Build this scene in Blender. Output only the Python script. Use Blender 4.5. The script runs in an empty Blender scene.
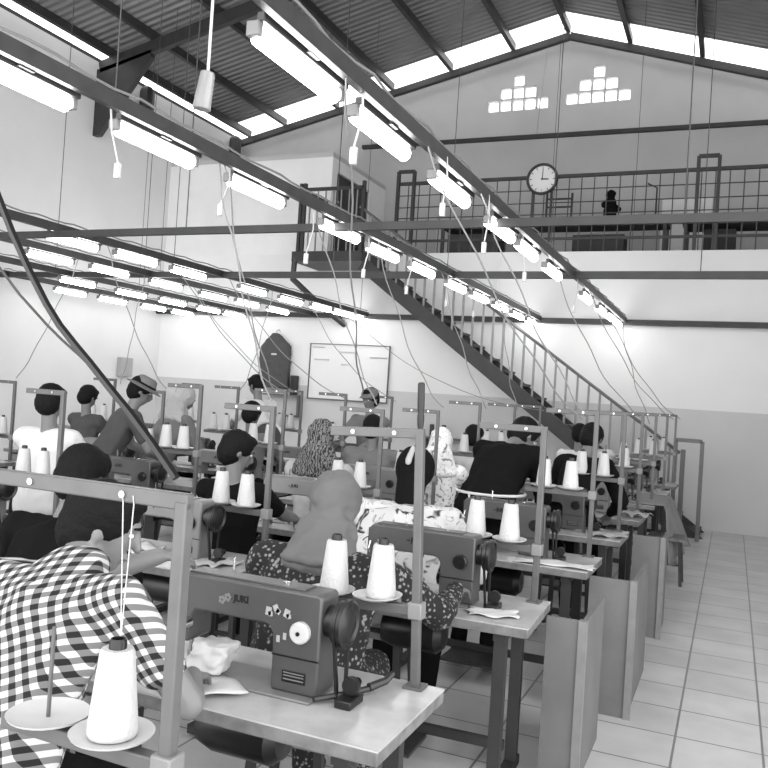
import bpy, bmesh, math, random
from mathutils import Vector, Matrix, Euler
random.seed(7)
sc = bpy.context.scene
COL = sc.collection
PI = math.pi
V = Vector

# ------------------------------------------------------------ camera, world, exposure
CH = 1.62
F = 814.0
yv = V((349, 33, F)).normalized()
x0 = V((1894, 111, -F)); xv = (x0 - yv * x0.dot(yv)).normalized()
zv = xv.cross(yv)
if zv.y > 0: zv = -zv
RW = Matrix((xv, yv, zv))          # rows: world axes in image axes (x right, y down, z forward)
cam = bpy.data.cameras.new('camera'); camo = bpy.data.objects.new('camera', cam); COL.objects.link(camo)
cr = RW @ V((1, 0, 0)); cu = RW @ V((0, -1, 0)); cb = RW @ V((0, 0, -1))
camo.matrix_world = Matrix(((cr.x, cu.x, cb.x, 0), (cr.y, cu.y, cb.y, 0), (cr.z, cu.z, cb.z, CH), (0, 0, 0, 1)))
cam.sensor_width = 36; cam.lens = F / 768 * 36; cam.clip_start = 0.05
sc.camera = camo
w = bpy.data.worlds.new('overcast_sky'); sc.world = w; w.use_nodes = True
w.node_tree.nodes['Background'].inputs[0].default_value = (1, 1, 1, 1)
w.node_tree.nodes['Background'].inputs[1].default_value = 2.6
sc.view_settings.view_transform = 'Standard'; sc.view_settings.look = 'None'
sc.view_settings.gamma = 1; sc.view_settings.use_curve_mapping = False
sc.view_settings.exposure = 0.62
sc.cycles.use_denoising = True
sc.cycles.max_bounces = 6
TUBE_L = 12.5

# ------------------------------------------------------------ materials (all neutral greys: the photograph is black and white)
MATS = {}
def mat(name, g, rough=.6, metal=0, noise=0, nscale=8, bump=0, bscale=40, spec=.5, coat=0):
    if name in MATS: return MATS[name]
    m = bpy.data.materials.new(name); m.use_nodes = True
    nt = m.node_tree; b = nt.nodes['Principled BSDF']
    b.inputs['Base Color'].default_value = (g, g, g, 1); b.inputs['Roughness'].default_value = rough
    b.inputs['Metallic'].default_value = metal; b.inputs['Specular IOR Level'].default_value = spec
    b.inputs['Coat Weight'].default_value = coat
    tc = nt.nodes.new('ShaderNodeTexCoord')
    if noise:
        n = nt.nodes.new('ShaderNodeTexNoise'); n.inputs['Scale'].default_value = nscale; n.inputs['Detail'].default_value = 5
        nt.links.new(tc.outputs['Object'], n.inputs['Vector'])
        r = nt.nodes.new('ShaderNodeMapRange'); r.inputs[1].default_value = .3; r.inputs[2].default_value = .7
        r.inputs[3].default_value = g * (1 - noise); r.inputs[4].default_value = min(1, g * (1 + noise))
        nt.links.new(n.outputs[0], r.inputs[0]); nt.links.new(r.outputs[0], b.inputs['Base Color'])
    if bump:
        n = nt.nodes.new('ShaderNodeTexNoise'); n.inputs['Scale'].default_value = bscale
        nt.links.new(tc.outputs['Object'], n.inputs['Vector'])
        bp = nt.nodes.new('ShaderNodeBump'); bp.inputs['Strength'].default_value = bump; bp.inputs['Distance'].default_value = .01
        nt.links.new(n.outputs[0], bp.inputs['Height']); nt.links.new(bp.outputs[0], b.inputs['Normal'])
    MATS[name] = m; return m
def nodes(m): return m.node_tree, m.node_tree.nodes['Principled BSDF']

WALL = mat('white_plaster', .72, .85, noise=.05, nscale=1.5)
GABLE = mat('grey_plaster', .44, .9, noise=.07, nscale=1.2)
LEFTW = mat('left_wall_plaster', .62, .9, noise=.05, nscale=.8)
ROOF = mat('roof_sheet', .16, .7, noise=.2, nscale=1)
STEEL = mat('dark_steel', .032, .55, metal=.2, noise=.2, nscale=5)
RAIL = mat('rail_steel', .055, .45, metal=.4, noise=.2, nscale=9)
PIPE = mat('grey_pipe', .115, .45, metal=.3, noise=.12, nscale=14)
PIPE2 = mat('light_pipe', .2, .5, metal=.2, noise=.1, nscale=14)
MACH = mat('machine_enamel', .06, .36, noise=.08, nscale=12, spec=.6)
MACHL = mat('machine_enamel_light', .15, .35, noise=.08, nscale=12, spec=.6)
BLACK = mat('black_plastic', .005, .35)
CHROME = mat('chrome', .6, .18, metal=1)
WHITEP = mat('white_plastic', .5, .35)
THREAD = mat('thread_white', .5, .8, bump=.5, bscale=160)
THREADG = mat('thread_cream', .5, .8, bump=.5, bscale=160)
CORD = mat('grey_cord', .2, .6)
CORDW = mat('white_cord', .45, .5)
WOOD = mat('table_top_laminate', .42, .22, noise=.18, nscale=6, spec=.6)
PLY = mat('plywood_edge', .15, .7, noise=.3, nscale=20)
PANEL = mat('plywood_panel', .13, .6, noise=.15, nscale=4)
SKIN = mat('skin', .14, .5, noise=.06, nscale=9)
SKIN2 = mat('skin_light', .165, .5, noise=.06, nscale=9)
HAIR = mat('black_hair', .006, .7, bump=.5, bscale=90, spec=.12)
DARKC = mat('dark_cloth', .007, .95, bump=.3, bscale=18, spec=.08)
BLACKSHIRT = mat('black_shirt', .006, .95, bump=.5, bscale=14, spec=.08)
GREYC = mat('grey_cloth', .13, .9, noise=.08, nscale=6, bump=.4, bscale=12)
MIDC = mat('mid_grey_cloth', .05, .9, noise=.1, nscale=6, bump=.4, bscale=12)
LIGHTC = mat('light_grey_cloth', .34, .9, noise=.08, nscale=6, bump=.4, bscale=12)
WHITEC = mat('white_cloth', .55, .9, noise=.03, nscale=6, bump=.4, bscale=12)
EYEW = mat('eye_white', .75, .3)

def emit(name, s):
    m = bpy.data.materials.new(name); m.use_nodes = True; b = m.node_tree.nodes['Principled BSDF']
    b.inputs['Base Color'].default_value = (.9, .9, .9, 1)
    b.inputs['Emission Color'].default_value = (1, 1, 1, 1); b.inputs['Emission Strength'].default_value = s; return m
TUBE = emit('glowing_tube', TUBE_L)

def pattern_mat(name, kind, c0, c1, scale, rough=.9):
    m = bpy.data.materials.new(name); m.use_nodes = True; nt, b = nodes(m); b.inputs['Roughness'].default_value = rough
    tc = nt.nodes.new('ShaderNodeTexCoord'); L = nt.links
    ramp = nt.nodes.new('ShaderNodeValToRGB'); e = ramp.color_ramp.elements
    if kind == 'gingham':
        sep = nt.nodes.new('ShaderNodeSeparateXYZ')
        mp = nt.nodes.new('ShaderNodeMapping'); mp.inputs['Rotation'].default_value = (.35, .5, .15)
        L.new(tc.outputs['Object'], mp.inputs[0]); L.new(mp.outputs[0], sep.inputs[0])
        outs = []
        for ax in (0, 2):
            a = nt.nodes.new('ShaderNodeMath'); a.operation = 'MULTIPLY'; a.inputs[1].default_value = scale
            f = nt.nodes.new('ShaderNodeMath'); f.operation = 'FRACT'
            g = nt.nodes.new('ShaderNodeMath'); g.operation = 'GREATER_THAN'; g.inputs[1].default_value = .5
            L.new(sep.outputs[ax], a.inputs[0]); L.new(a.outputs[0], f.inputs[0]); L.new(f.outputs[0], g.inputs[0]); outs.append(g)
        s = nt.nodes.new('ShaderNodeMath'); s.operation = 'ADD'; L.new(outs[0].outputs[0], s.inputs[0]); L.new(outs[1].outputs[0], s.inputs[1])
        h = nt.nodes.new('ShaderNodeMath'); h.operation = 'MULTIPLY'; h.inputs[1].default_value = .5; L.new(s.outputs[0], h.inputs[0])
        L.new(h.outputs[0], ramp.inputs[0]); ramp.color_ramp.interpolation = 'CONSTANT'
        e[0].position = 0; e[0].color = (c0, c0, c0, 1); e[1].position = .75; e[1].color = (c1, c1, c1, 1)
        k = ramp.color_ramp.elements.new(.4); mid = c0 + .28 * (c1 - c0); k.color = (mid, mid, mid, 1)
    elif kind == 'floral':
        n = nt.nodes.new('ShaderNodeTexVoronoi'); n.inputs['Scale'].default_value = scale
        nn = nt.nodes.new('ShaderNodeTexNoise'); nn.inputs['Scale'].default_value = scale * .45; nn.inputs['Detail'].default_value = 3
        L.new(tc.outputs['Object'], n.inputs[0]); L.new(tc.outputs['Object'], nn.inputs[0])
        a = nt.nodes.new('ShaderNodeMath'); a.operation = 'MULTIPLY_ADD'; a.inputs[1].default_value = -1.1; 
        L.new(n.outputs[0], a.inputs[0]); L.new(nn.outputs[0], a.inputs[2])
        L.new(a.outputs[0], ramp.inputs[0]); e[0].position = .06; e[0].color = (c0, c0, c0, 1); e[1].position = .30; e[1].color = (c1, c1, c1, 1)
    elif kind == 'wavy':
        n = nt.nodes.new('ShaderNodeTexWave'); n.inputs['Scale'].default_value = scale; n.inputs['Distortion'].default_value = 9
        n.inputs['Detail'].default_value = 3; n.inputs['Detail Scale'].default_value = 2.5
        L.new(tc.outputs['Object'], n.inputs[0]); L.new(n.outputs[1], ramp.inputs[0])
        e[0].position = .35; e[0].color = (c0, c0, c0, 1); e[1].position = .6; e[1].color = (c1, c1, c1, 1)
    elif kind == 'sketch':   # white cloth with dark drawn leaves and strokes
        n = nt.nodes.new('ShaderNodeTexNoise'); n.inputs['Scale'].default_value = scale; n.inputs['Detail'].default_value = 2
        n.inputs['Distortion'].default_value = 1.2
        L.new(tc.outputs['Object'], n.inputs[0]); L.new(n.outputs[0], ramp.inputs[0])
        e[0].position = .36; e[0].color = (c0, c0, c0, 1); e[1].position = .43; e[1].color = (c1, c1, c1, 1)
        k = ramp.color_ramp.elements.new(.60); k.color = (c1, c1, c1, 1); k = ramp.color_ramp.elements.new(.625); g = c1 * .35; k.color = (g, g, g, 1)
        k = ramp.color_ramp.elements.new(.65); k.color = (c1, c1, c1, 1)
    L.new(ramp.outputs[0], b.inputs['Base Color']); return m
GINGHAM = pattern_mat('gingham_cloth', 'gingham', .006, .5, 37)
FLORAL = pattern_mat('dark_floral_cloth', 'floral', .006, .2, 58)
LEOPARD = pattern_mat('mottled_scarf_cloth', 'wavy', .015, .16, 16)
SKETCH = pattern_mat('white_print_cloth', 'sketch', .03, .5, 10)
LFLORAL = pattern_mat('pale_print_cloth', 'sketch', .2, .75, 16)

# ------------------------------------------------------------ mesh building
class MB:
    def __init__(s): s.v = []; s.f = []; s.m = []; s.mi = 0
    def add(s, vs, fs):
        o = len(s.v); s.v += [tuple(p) for p in vs]; s.f += [tuple(i + o for i in f) for f in fs]; s.m += [s.mi] * len(fs); return s
    def box(s, c, d, rz=0, M=None):
        x, y, z = d[0] / 2, d[1] / 2, d[2] / 2
        R = M or Matrix.Rotation(rz, 3, 'Z')
        vs = [V(c) + R @ V((a * x, b * y, e * z)) for a in (-1, 1) for b in (-1, 1) for e in (-1, 1)]
        return s.add(vs, [(0, 1, 3, 2), (4, 6, 7, 5), (0, 4, 5, 1), (2, 3, 7, 6), (0, 2, 6, 4), (1, 5, 7, 3)])
    def b2(s, a, b): return s.box([(a[i] + b[i]) / 2 for i in range(3)], [abs(b[i] - a[i]) for i in range(3)])
    def beam(s, p, q, wd, ht):      # rectangular bar between two points
        p, q = V(p), V(q); d = q - p; l = d.length; d.normalize()
        up = V((0, 0, 1)) if abs(d.z) < .95 else V((0, 1, 0))
        sx = d.cross(up).normalized(); u = sx.cross(d)
        return s.box((p + q) / 2, (wd, l, ht), M=Matrix((sx, d, u)).transposed())
    def tube(s, pts, r, n=8, r1=None, cap=True):
        pts = [V(p) for p in pts]; k = len(pts); vs = []; fs = []
        up = None
        for i, p in enumerate(pts):
            d = (pts[min(i + 1, k - 1)] - pts[max(i - 1, 0)]).normalized()
            if up is None: up = V((0, 0, 1)) if abs(d.z) < .9 else V((1, 0, 0))
            a = d.cross(up).normalized(); up = a.cross(d).normalized()
            rr = r if r1 is None else r + (r1 - r) * i / max(1, k - 1)
            for j in range(n):
                t = 2 * PI * j / n; vs.append(p + rr * (math.cos(t) * a + math.sin(t) * up))
        for i in range(k - 1):
            for j in range(n): fs.append((i * n + j, i * n + (j + 1) % n, (i + 1) * n + (j + 1) % n, (i + 1) * n + j))
        if cap: fs.append(tuple(range(n))[::-1]); fs.append(tuple((k - 1) * n + j for j in range(n)))
        return s.add(vs, fs)
    def lathe(s, prof, c=(0, 0, 0), axis='Z', n=24, closed=False):
        vs = []; fs = []; k = len(prof); c = V(c)
        for r, h in prof:
            for j in range(n):
                t = 2 * PI * j / n; a, b = r * math.cos(t), r * math.sin(t)
                vs.append(c + (V((a, b, h)) if axis == 'Z' else V((h, a, b)) if axis == 'X' else V((b, h, a))))
        for i in range(k - 1):
            for j in range(n): fs.append((i * n + j, i * n + (j + 1) % n, (i + 1) * n + (j + 1) % n, (i + 1) * n + j))
        if closed:
            for j in range(n): fs.append(((k - 1) * n + j, (k - 1) * n + (j + 1) % n, (j + 1) % n, j))
        else: fs.append(tuple(range(n))[::-1]); fs.append(tuple((k - 1) * n + j for j in range(n)))
        return s.add(vs, fs)
    def ell(s, c, r, n=12, M=None):
        vs = []; fs = []; c = V(c); M = M or Matrix.Identity(3); h = n // 2
        for i in range(h + 1):
            ph = PI * i / h
            for j in range(n):
                t = 2 * PI * j / n
                vs.append(c + M @ V((r[0] * math.sin(ph) * math.cos(t), r[1] * math.sin(ph) * math.sin(t), r[2] * math.cos(ph))))
        for i in range(h):
            for j in range(n): fs.append((i * n + j, (i + 1) * n + j, (i + 1) * n + (j + 1) % n, i * n + (j + 1) % n))
        return s.add(vs, fs)
    def prism(s, poly, y0, y1):     # polygon in XZ extruded along Y
        n = len(poly); vs = [(p[0], y0, p[1]) for p in poly] + [(p[0], y1, p[1]) for p in poly]
        fs = [tuple(range(n)), tuple(range(2 * n - 1, n - 1, -1))] + [(i, i + n, (i + 1) % n + n, (i + 1) % n) for i in range(n)]
        return s.add(vs, fs)
    def hull(s, A, B, ra, rb, n=8):  # convex hull of two ellipsoids given centre and (radii, matrix)
        bm = bmesh.new()
        for c, r in ((V(A), ra), (V(B), rb)):
            M = Matrix.Identity(3)
            if isinstance(r, tuple) and isinstance(r[-1], Matrix): M = r[-1]; r = r[:3]
            if not isinstance(r, tuple): r = (r, r, r)
            for i in range(1, n):
                ph = PI * i / n
                for j in range(n):
                    t = 2 * PI * j / n
                    bm.verts.new(c + M @ V((r[0] * math.sin(ph) * math.cos(t), r[1] * math.sin(ph) * math.sin(t), r[2] * math.cos(ph))))
            bm.verts.new(c + M @ V((0, 0, r[2]))); bm.verts.new(c + M @ V((0, 0, -r[2])))
        bmesh.ops.convex_hull(bm, input=bm.verts)
        bm.verts.ensure_lookup_table(); vv = [v for v in bm.verts if v.link_faces]; ix = {v: i for i, v in enumerate(vv)}
        s.add([v.co.copy() for v in vv], [tuple(ix[v] for v in f.verts) for f in bm.faces]); bm.free(); return s
    def mesh(s, name, mats, smooth=True, ang=35):
        me = bpy.data.meshes.new(name); me.from_pydata(s.v, [], s.f)
        for m in (mats if isinstance(mats, (list, tuple)) else [mats]): me.materials.append(m)
        me.polygons.foreach_set('material_index', s.m)
        bm = bmesh.new(); bm.from_mesh(me); bmesh.ops.recalc_face_normals(bm, faces=bm.faces); bm.to_mesh(me); bm.free()
        if smooth:
            me.polygons.foreach_set('use_smooth', [True] * len(me.polygons)); me.set_sharp_from_angle(angle=math.radians(ang))
        me.update(); return me
    def build(s, name, mats, parent=None, bevel=0, **kw):
        o = bpy.data.objects.new(name, s.mesh(name, mats, **kw)); COL.objects.link(o)
        if parent: o.parent = parent
        if bevel:
            b = o.modifiers.new('bevel', 'BEVEL'); b.width = bevel; b.segments = 2; b.limit_method = 'ANGLE'; b.angle_limit = math.radians(40)
        return o
def tag(o, label=None, cat=None, group=None, kind=None):
    if label: o['label'] = label
    if cat: o['category'] = cat
    if group: o['group'] = group
    if kind: o['kind'] = kind
    return o
def empty(name, loc=(0, 0, 0), rz=0, label=None, cat=None, group=None):
    o = bpy.data.objects.new(name, None); COL.objects.link(o); o.location = loc; o.rotation_euler = (0, 0, rz); o.empty_display_size = .1
    return tag(o, label, cat, group)
def copy_tree(o, parent=None):
    c = o.copy(); COL.objects.link(c); c.parent = parent
    for ch in [x for x in o.children]: copy_tree(ch, c)
    return c
def struct(name, mb, m, parent=None, **kw):
    o = mb.build(name, m, parent, **kw)
    if not parent: o['kind'] = 'structure'
    return o
def remesh(mb, name, m, voxel, parent, disp=0, dscale=.1, smooth=3):
    me = mb.mesh(name + '_src', m, smooth=False); o = bpy.data.objects.new('tmp', me); COL.objects.link(o)
    r = o.modifiers.new('r', 'REMESH'); r.mode = 'VOXEL'; r.voxel_size = voxel; r.use_smooth_shade = True
    sm = o.modifiers.new('s', 'SMOOTH'); sm.iterations = smooth; sm.factor = .5
    if disp:
        t = bpy.data.textures.new('folds', 'CLOUDS'); t.noise_scale = dscale; t.noise_depth = 1
        d = o.modifiers.new('d', 'DISPLACE'); d.texture = t; d.strength = disp; d.mid_level = .5; d.texture_coords = 'LOCAL'
    dg = bpy.context.evaluated_depsgraph_get(); dg.update()
    me2 = bpy.data.meshes.new_from_object(o.evaluated_get(dg)); me2.name = name
    bpy.data.objects.remove(o); bpy.data.meshes.remove(me)
    me2.materials.clear(); me2.materials.append(m)
    for p in me2.polygons: p.use_smooth = True; p.material_index = 0
    q = bpy.data.objects.new(name, me2); COL.objects.link(q); q.parent = parent
    return q

# ------------------------------------------------------------ the building
YW, YG, XL, XR = 12.4, 14.7, -10.0, 3.0
XP, ZP = -3.06, 8.35
ZEL = 6.83; SR = (8.35 - 7.55) / (3.06 - .51)
def roofz(x): return ZEL + (ZP - ZEL) * (x - XL) / (XP - XL) if x < XP else ZP - SR * (x - XP)
# floor tiles
FT = bpy.data.materials.new('floor_tiles'); FT.use_nodes = True; nt, b = nodes(FT)
tc = nt.nodes.new('ShaderNodeTexCoord'); br = nt.nodes.new('ShaderNodeTexBrick'); br.offset = 0; br.squash = 1
br.inputs['Scale'].default_value = 1; br.inputs['Brick Width'].default_value = .4; br.inputs['Row Height'].default_value = .4
br.inputs['Mortar Size'].default_value = .006; br.inputs['Color1'].default_value = (.72, .72, .72, 1); br.inputs['Color2'].default_value = (.64, .64, .64, 1)
br.inputs['Mortar'].default_value = (.22, .22, .22, 1)
mp = nt.nodes.new('ShaderNodeMapping'); mp.inputs['Location'].default_value = (.18, 0, 0)
nt.links.new(tc.outputs['Object'], mp.inputs[0]); nt.links.new(mp.outputs[0], br.inputs[0])
no = nt.nodes.new('ShaderNodeTexNoise'); no.inputs['Scale'].default_value = 2.5; no.inputs['Detail'].default_value = 6
nt.links.new(tc.outputs['Object'], no.inputs[0])
mx = nt.nodes.new('ShaderNodeMix'); mx.data_type = 'RGBA'; mx.blend_type = 'MULTIPLY'; mx.inputs[0].default_value = .5
nt.links.new(br.outputs[0], mx.inputs[6]); nt.links.new(no.outputs[0], mx.inputs[7]); nt.links.new(mx.outputs[2], b.inputs['Base Color'])
b.inputs['Roughness'].default_value = .28
struct('floor', MB().b2((XL, -2.5, -.1), (XR, YG, 0)), FT)
# walls
struct('wall_left', MB().b2((XL - .15, -2.5, 0), (XL, YG + .15, 6.84)), LEFTW)
struct('wall_right', MB().b2((XR, 4.5, 0), (XR + .15, YG + .15, roofz(XR) - .1)), WALL)
# lower back wall with dado paint
WB = bpy.data.materials.new('two_tone_wall_paint'); WB.use_nodes = True; nt, b = nodes(WB); b.inputs['Roughness'].default_value = .8
tc = nt.nodes.new('ShaderNodeTexCoord'); sp = nt.nodes.new('ShaderNodeSeparateXYZ'); nt.links.new(tc.outputs['Object'], sp.inputs[0])
gt = nt.nodes.new('ShaderNodeMath'); gt.operation = 'GREATER_THAN'; gt.inputs[1].default_value = 1.69; nt.links.new(sp.outputs[2], gt.inputs[0])
n = nt.nodes.new('ShaderNodeTexNoise'); n.inputs['Scale'].default_value = 1.4; n.inputs['Detail'].default_value = 5; nt.links.new(tc.outputs['Object'], n.inputs[0])
m1 = nt.nodes.new('ShaderNodeMapRange'); m1.inputs[3].default_value = .66; m1.inputs[4].default_value = .76; nt.links.new(n.outputs[0], m1.inputs[0])
m2 = nt.nodes.new('ShaderNodeMapRange'); m2.inputs[3].default_value = .46; m2.inputs[4].default_value = .56; nt.links.new(n.outputs[0], m2.inputs[0])
mm = nt.nodes.new('ShaderNodeMix'); nt.links.new(gt.outputs[0], mm.inputs[0]); nt.links.new(m2.outputs[0], mm.inputs[2]); nt.links.new(m1.outputs[0], mm.inputs[3])
nt.links.new(mm.outputs[0], b.inputs['Base Color'])
struct('wall_back_lower', MB().b2((XL, YW, 0), (XR, YW + .2, 3.97)), WB)
struct('floor_mezzanine', MB().b2((-6.56, YW + .2, 3.85), (XR, YG, 3.97)), PANEL)
# box room on the upper left, its front flush with the lower wall
struct('wall_upper_room_front', MB().b2((XL, YW, 3.97), (-6.56, YW + .15, 5.66)), WALL)
dz0, dz1, dy0, dy1 = 3.97, 5.45, 12.6, 14.0
sw = MB(); sw.b2((-6.71, YW + .15, 3.97), (-6.56, dy0, 5.66)); sw.b2((-6.71, dy1, 3.97), (-6.56, YG, 5.66)); sw.b2((-6.71, dy0, dz1), (-6.56, dy1, 5.66))
struct('wall_upper_room_side', sw, WALL)
struct('ceiling_upper_room', MB().b2((XL, YW, 5.66), (-6.56, YG, 5.74)), GABLE)
dr = struct('door_1', MB().b2((-6.66, dy0, dz0), (-6.62, dy1, dz1)), mat('dark_door', .03, .6, noise=.3))
MB().box((-6.6, dy0 + .1, 4.95), (.05, .1, .03)).build('door_handle', CHROME, dr)
# gable wall with stepped glass-block openings
def cells(x0, zb):
    s = .225; out = []
    for row, cnt in enumerate((5, 3, 1)):
        for i in range(cnt): out.append((x0 + (i + row) * s * 1.03, zb + row * s * 1.02, s * .93))
    return out
wins = [cells(-4.56, 7.06), cells(-3.1, 7.09)]
for wn in wins: pass
allc = sorted([c for wn in wins for c in wn])
gw = MB()
# wall built as a grid around the openings
xs = sorted({XL, XR + .15, XP} | {round(c[0], 4) for c in allc} | {round(c[0] + c[2], 4) for c in allc})
for i in range(len(xs) - 1):
    xa, xb = xs[i], xs[i + 1]; xm = (xa + xb) / 2
    hs = sorted((c[1], c[1] + c[2]) for c in allc if c[0] < xm < c[0] + c[2])
    z = 3.97; za, zb_ = roofz(xa), roofz(xb)
    for h0, h1 in hs:
        gw.b2((xa, YG, z), (xb, YG + .15, h0)); z = h1
    gw.prism([(xa, z), (xb, z), (xb, zb_), (xa, za)], YG, YG + .15)
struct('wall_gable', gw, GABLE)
GLASSB = bpy.data.materials.new('glass_block'); GLASSB.use_nodes = True; nt = GLASSB.node_tree; nt.nodes.clear()
o_ = nt.nodes.new('ShaderNodeOutputMaterial'); tr = nt.nodes.new('ShaderNodeBsdfTransparent'); tr.inputs[0].default_value = (.95, .95, .95, 1)
gl = nt.nodes.new('ShaderNodeBsdfTranslucent'); gl.inputs[0].default_value = (.9, .9, .9, 1); ms = nt.nodes.new('ShaderNodeMixShader'); ms.inputs[0].default_value = .3
nt.links.new(tr.outputs[0], ms.inputs[1]); nt.links.new(gl.outputs[0], ms.inputs[2]); nt.links.new(ms.outputs[0], o_.inputs[0])
for k, wn in enumerate(wins):
    g = MB()
    for x, z, s in wn: g.b2((x, YG + .03, z), (x + s, YG + .1, z + s))
    struct('window_%d' % (k + 1), g, GLASSB)
struct('trim_1', MB().beam((-7.1, YG - .05, 6.54), (XR, YG - .05, 6.49), .08, .07), STEEL)
struct('trim_2', MB().beam((-3.6, YG - .02, 6.6), (-3.5, YG - .02, 8.1), .02, .02), GABLE)
# roof: sheets left and right, with a translucent strip along the gable and an eave gap on the left
def roof_strip(x0, x1, y0, y1, t=.05, up=0):
    m = MB(); xx = [x0] + ([XP] if x0 < XP < x1 else []) + [x1]
    for a, c in zip(xx, xx[1:]):
        m.prism([(a, roofz(a) + up), (c, roofz(c) + up), (c, roofz(c) + t + up), (a, roofz(a) + t + up)], y0, y1)
    return m
CORR = mat('corrugated_roof', .17, .6, noise=.15, nscale=2)
nt, b = nodes(CORR); tc = nt.nodes.new('ShaderNodeTexCoord'); wv = nt.nodes.new('ShaderNodeTexWave'); wv.bands_direction = 'Y'; wv.inputs['Scale'].default_value = 2.2
nt.links.new(tc.outputs['Object'], wv.inputs[0]); bp = nt.nodes.new('ShaderNodeBump'); bp.inputs['Distance'].default_value = .03
nt.links.new(wv.outputs[1], bp.inputs['Height']); nt.links.new(bp.outputs[0], b.inputs['Normal'])
rf = roof_strip(XL + .14, XR + .3, -2.5, 14.1, up=.16)
struct('ceiling', rf, CORR)
tl = roof_strip(XL + .14, XR + .3, 14.1, YG + .2, up=.16)
sk = struct('ceiling_translucent_strip', tl, GLASSB)
e = MB(); e.b2((XL - .15, -2.5, 6.84), (XL, YG + .15, 6.9)); struct('trim_3', e, STEEL)
# edge beam in front of gable top
for a, c in ((XL, XP), (XP, XR)):
    o = MB().beam((a, YG - .12, roofz(a) - .06), (c, YG - .12, roofz(c) - .06), .1, .12).build('gable_edge_beam', STEEL)
    tag(o, 'dark steel edge beam under the %s roof slope against the end wall' % ('left' if a == XL else 'right'), 'beam')
# purlins
px = [-9.75, -8.9, -7.7, -6.5, -5.3, -4.1, -3.1, -2.0, -.8, .4, 1.6, 2.7]
on = ['lowest', 'second', 'third', 'fourth', 'fifth', 'sixth', 'seventh', 'eighth', 'ninth', 'tenth', 'eleventh', 'twelfth']
for i, x in enumerate(px):
    o = MB().b2((x - .04, -2.4, roofz(x) + .02), (x + .04, YG - .1, roofz(x) + .15)).build('roof_purlin', STEEL)
    tag(o, 'dark steel roof purlin running lengthwise, %s counted up from the left eave' % on[i] if i else 'dark steel roof purlin running lengthwise just above the left eave', 'purlin', 'roof purlins')
# rafters
for i, y in enumerate((2.6, 6.5, 10.4)):
    t = empty('roof_rafter', (XL, y, 6.6), label='dark steel roof rafter spanning the hall, %s' % ('nearest the camera', 'the middle one of three', 'the one nearest the gable end wall')[i], cat='rafter', group='roof rafters')
    def loc(p): return (p[0] - XL, p[1] - y, p[2] - 6.6)
    m = MB()
    for a, c in ((XL + .05, XP), (XP, XR - .05)):
        m.beam(loc((a, y, roofz(a) - .1)), loc((c, y, roofz(c) - .1)), .1, .2)
    m.build('girder', STEEL, t)
    MB().prism([(.0, -1.0), (.12, -1.0), (1.1, .2), (1.1, .32), (0, .1)], -.05, .05).build('gusset', STEEL, t)

for y, lb in ((11.5, 'dark rounded steel bracket on the left wall below the eave, nearer one'), (14.3, 'dark rounded steel bracket on the left wall below the eave, in the corner')):
    o = MB().hull((0, 0, -.28), (0, 0, .28), (.12, .14, .12), (.12, .14, .12)).build('eave_bracket', STEEL); o.location = (XL + .1, y, 6.45); tag(o, lb, 'bracket')
# ------------------------------------------------------------ transverse beams, lighting rails, tube lamps
ZL = 2.85
for i, (y, z, x0, x1, r) in enumerate(((5.45, 2.855, XL, 2.9, .029), (8.1, 2.92, XL, 2.9, .035), (12.28, 2.9, XL, 2.9, .04))):
    t = empty('support_beam', (0, y, z), label='dark steel beam crossing the whole hall under the roof, ' + ('nearest the camera', 'the middle one, below the mezzanine edge', 'the farthest one, along the end wall')[i], cat='beam', group='transverse support beams')
    MB().beam((x0, 0, 0), (x1, 0, 0), r * 1.5, r * 2).build('bar', STEEL, t)
    if i < 2:
        for x in (-8.3, -4.2, -.35):
            MB().tube([(x, 0, 0), (x, 0, roofz(x) - z + .05)], .005, 6).build('hanger_rod', RAIL, t)
# one lamp with its parts
def make_lamp():
    t = empty('tube_lamp', cat='lamp')
    MB().box((.03, 0, .05), (.035, .66, .035)).build('housing', RAIL, t, bevel=.005)
    MB().lathe([(.0, -.3), (.02, -.3), (.037, -.285), (.037, .285), (.02, .3), (0, .3)], axis='Y', n=14).build('tube', TUBE, t)
    MB().box((.052, 0, .05), (.03, .08, .02)).build('mounting_bracket', RAIL, t)
    for q in (-1, 1): MB().box((.0, q * .318, .012), (.055, .03, .055)).build('end_cap', PIPE2, t, bevel=.006)
    return t
lamp0 = make_lamp(); used = [False]
ordn = ['first', 'second', 'third', 'fourth', 'fifth', 'sixth', 'seventh', 'eighth', 'ninth', 'tenth', 'eleventh', 'twelfth', 'thirteenth', 'fourteenth']
rows = [  # x, name, lamp positions, rail span
    (-1.60, 'rail nearest the right', [1.15, 1.75, 2.70, 3.50, 4.52, 5.64, 6.45, 7.46, 9.3, 10.5, 11.3, 12.0], (-1.5, 12.3)),
    (-2.86, 'second rail from the right', [1.6, 2.5, 3.42, 4.40, 5.60, 6.44, 7.4, 8.45, 9.35, 10.3, 11.2, 12.05], (-1.5, 12.3)),
    (-5.75, 'third rail from the right', [5.8, 6.68, 7.56, 8.9, 9.88, 10.78, 11.5, 12.1], (3.5, 12.3)),
    (-6.8, 'fourth rail from the right', [6.55, 7.46, 8.49, 9.53, 10.4, 11.3], (4.5, 12.3)),
    (-8.1, 'fifth rail from the right', [8.3, 9.35, 10.3, 11.25, 12.0], (6.5, 12.3)),
    (-9.2, 'rail next to the left wall', [9.3, 10.2, 11.2, 12.0], (8.0, 12.3)),
]
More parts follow.
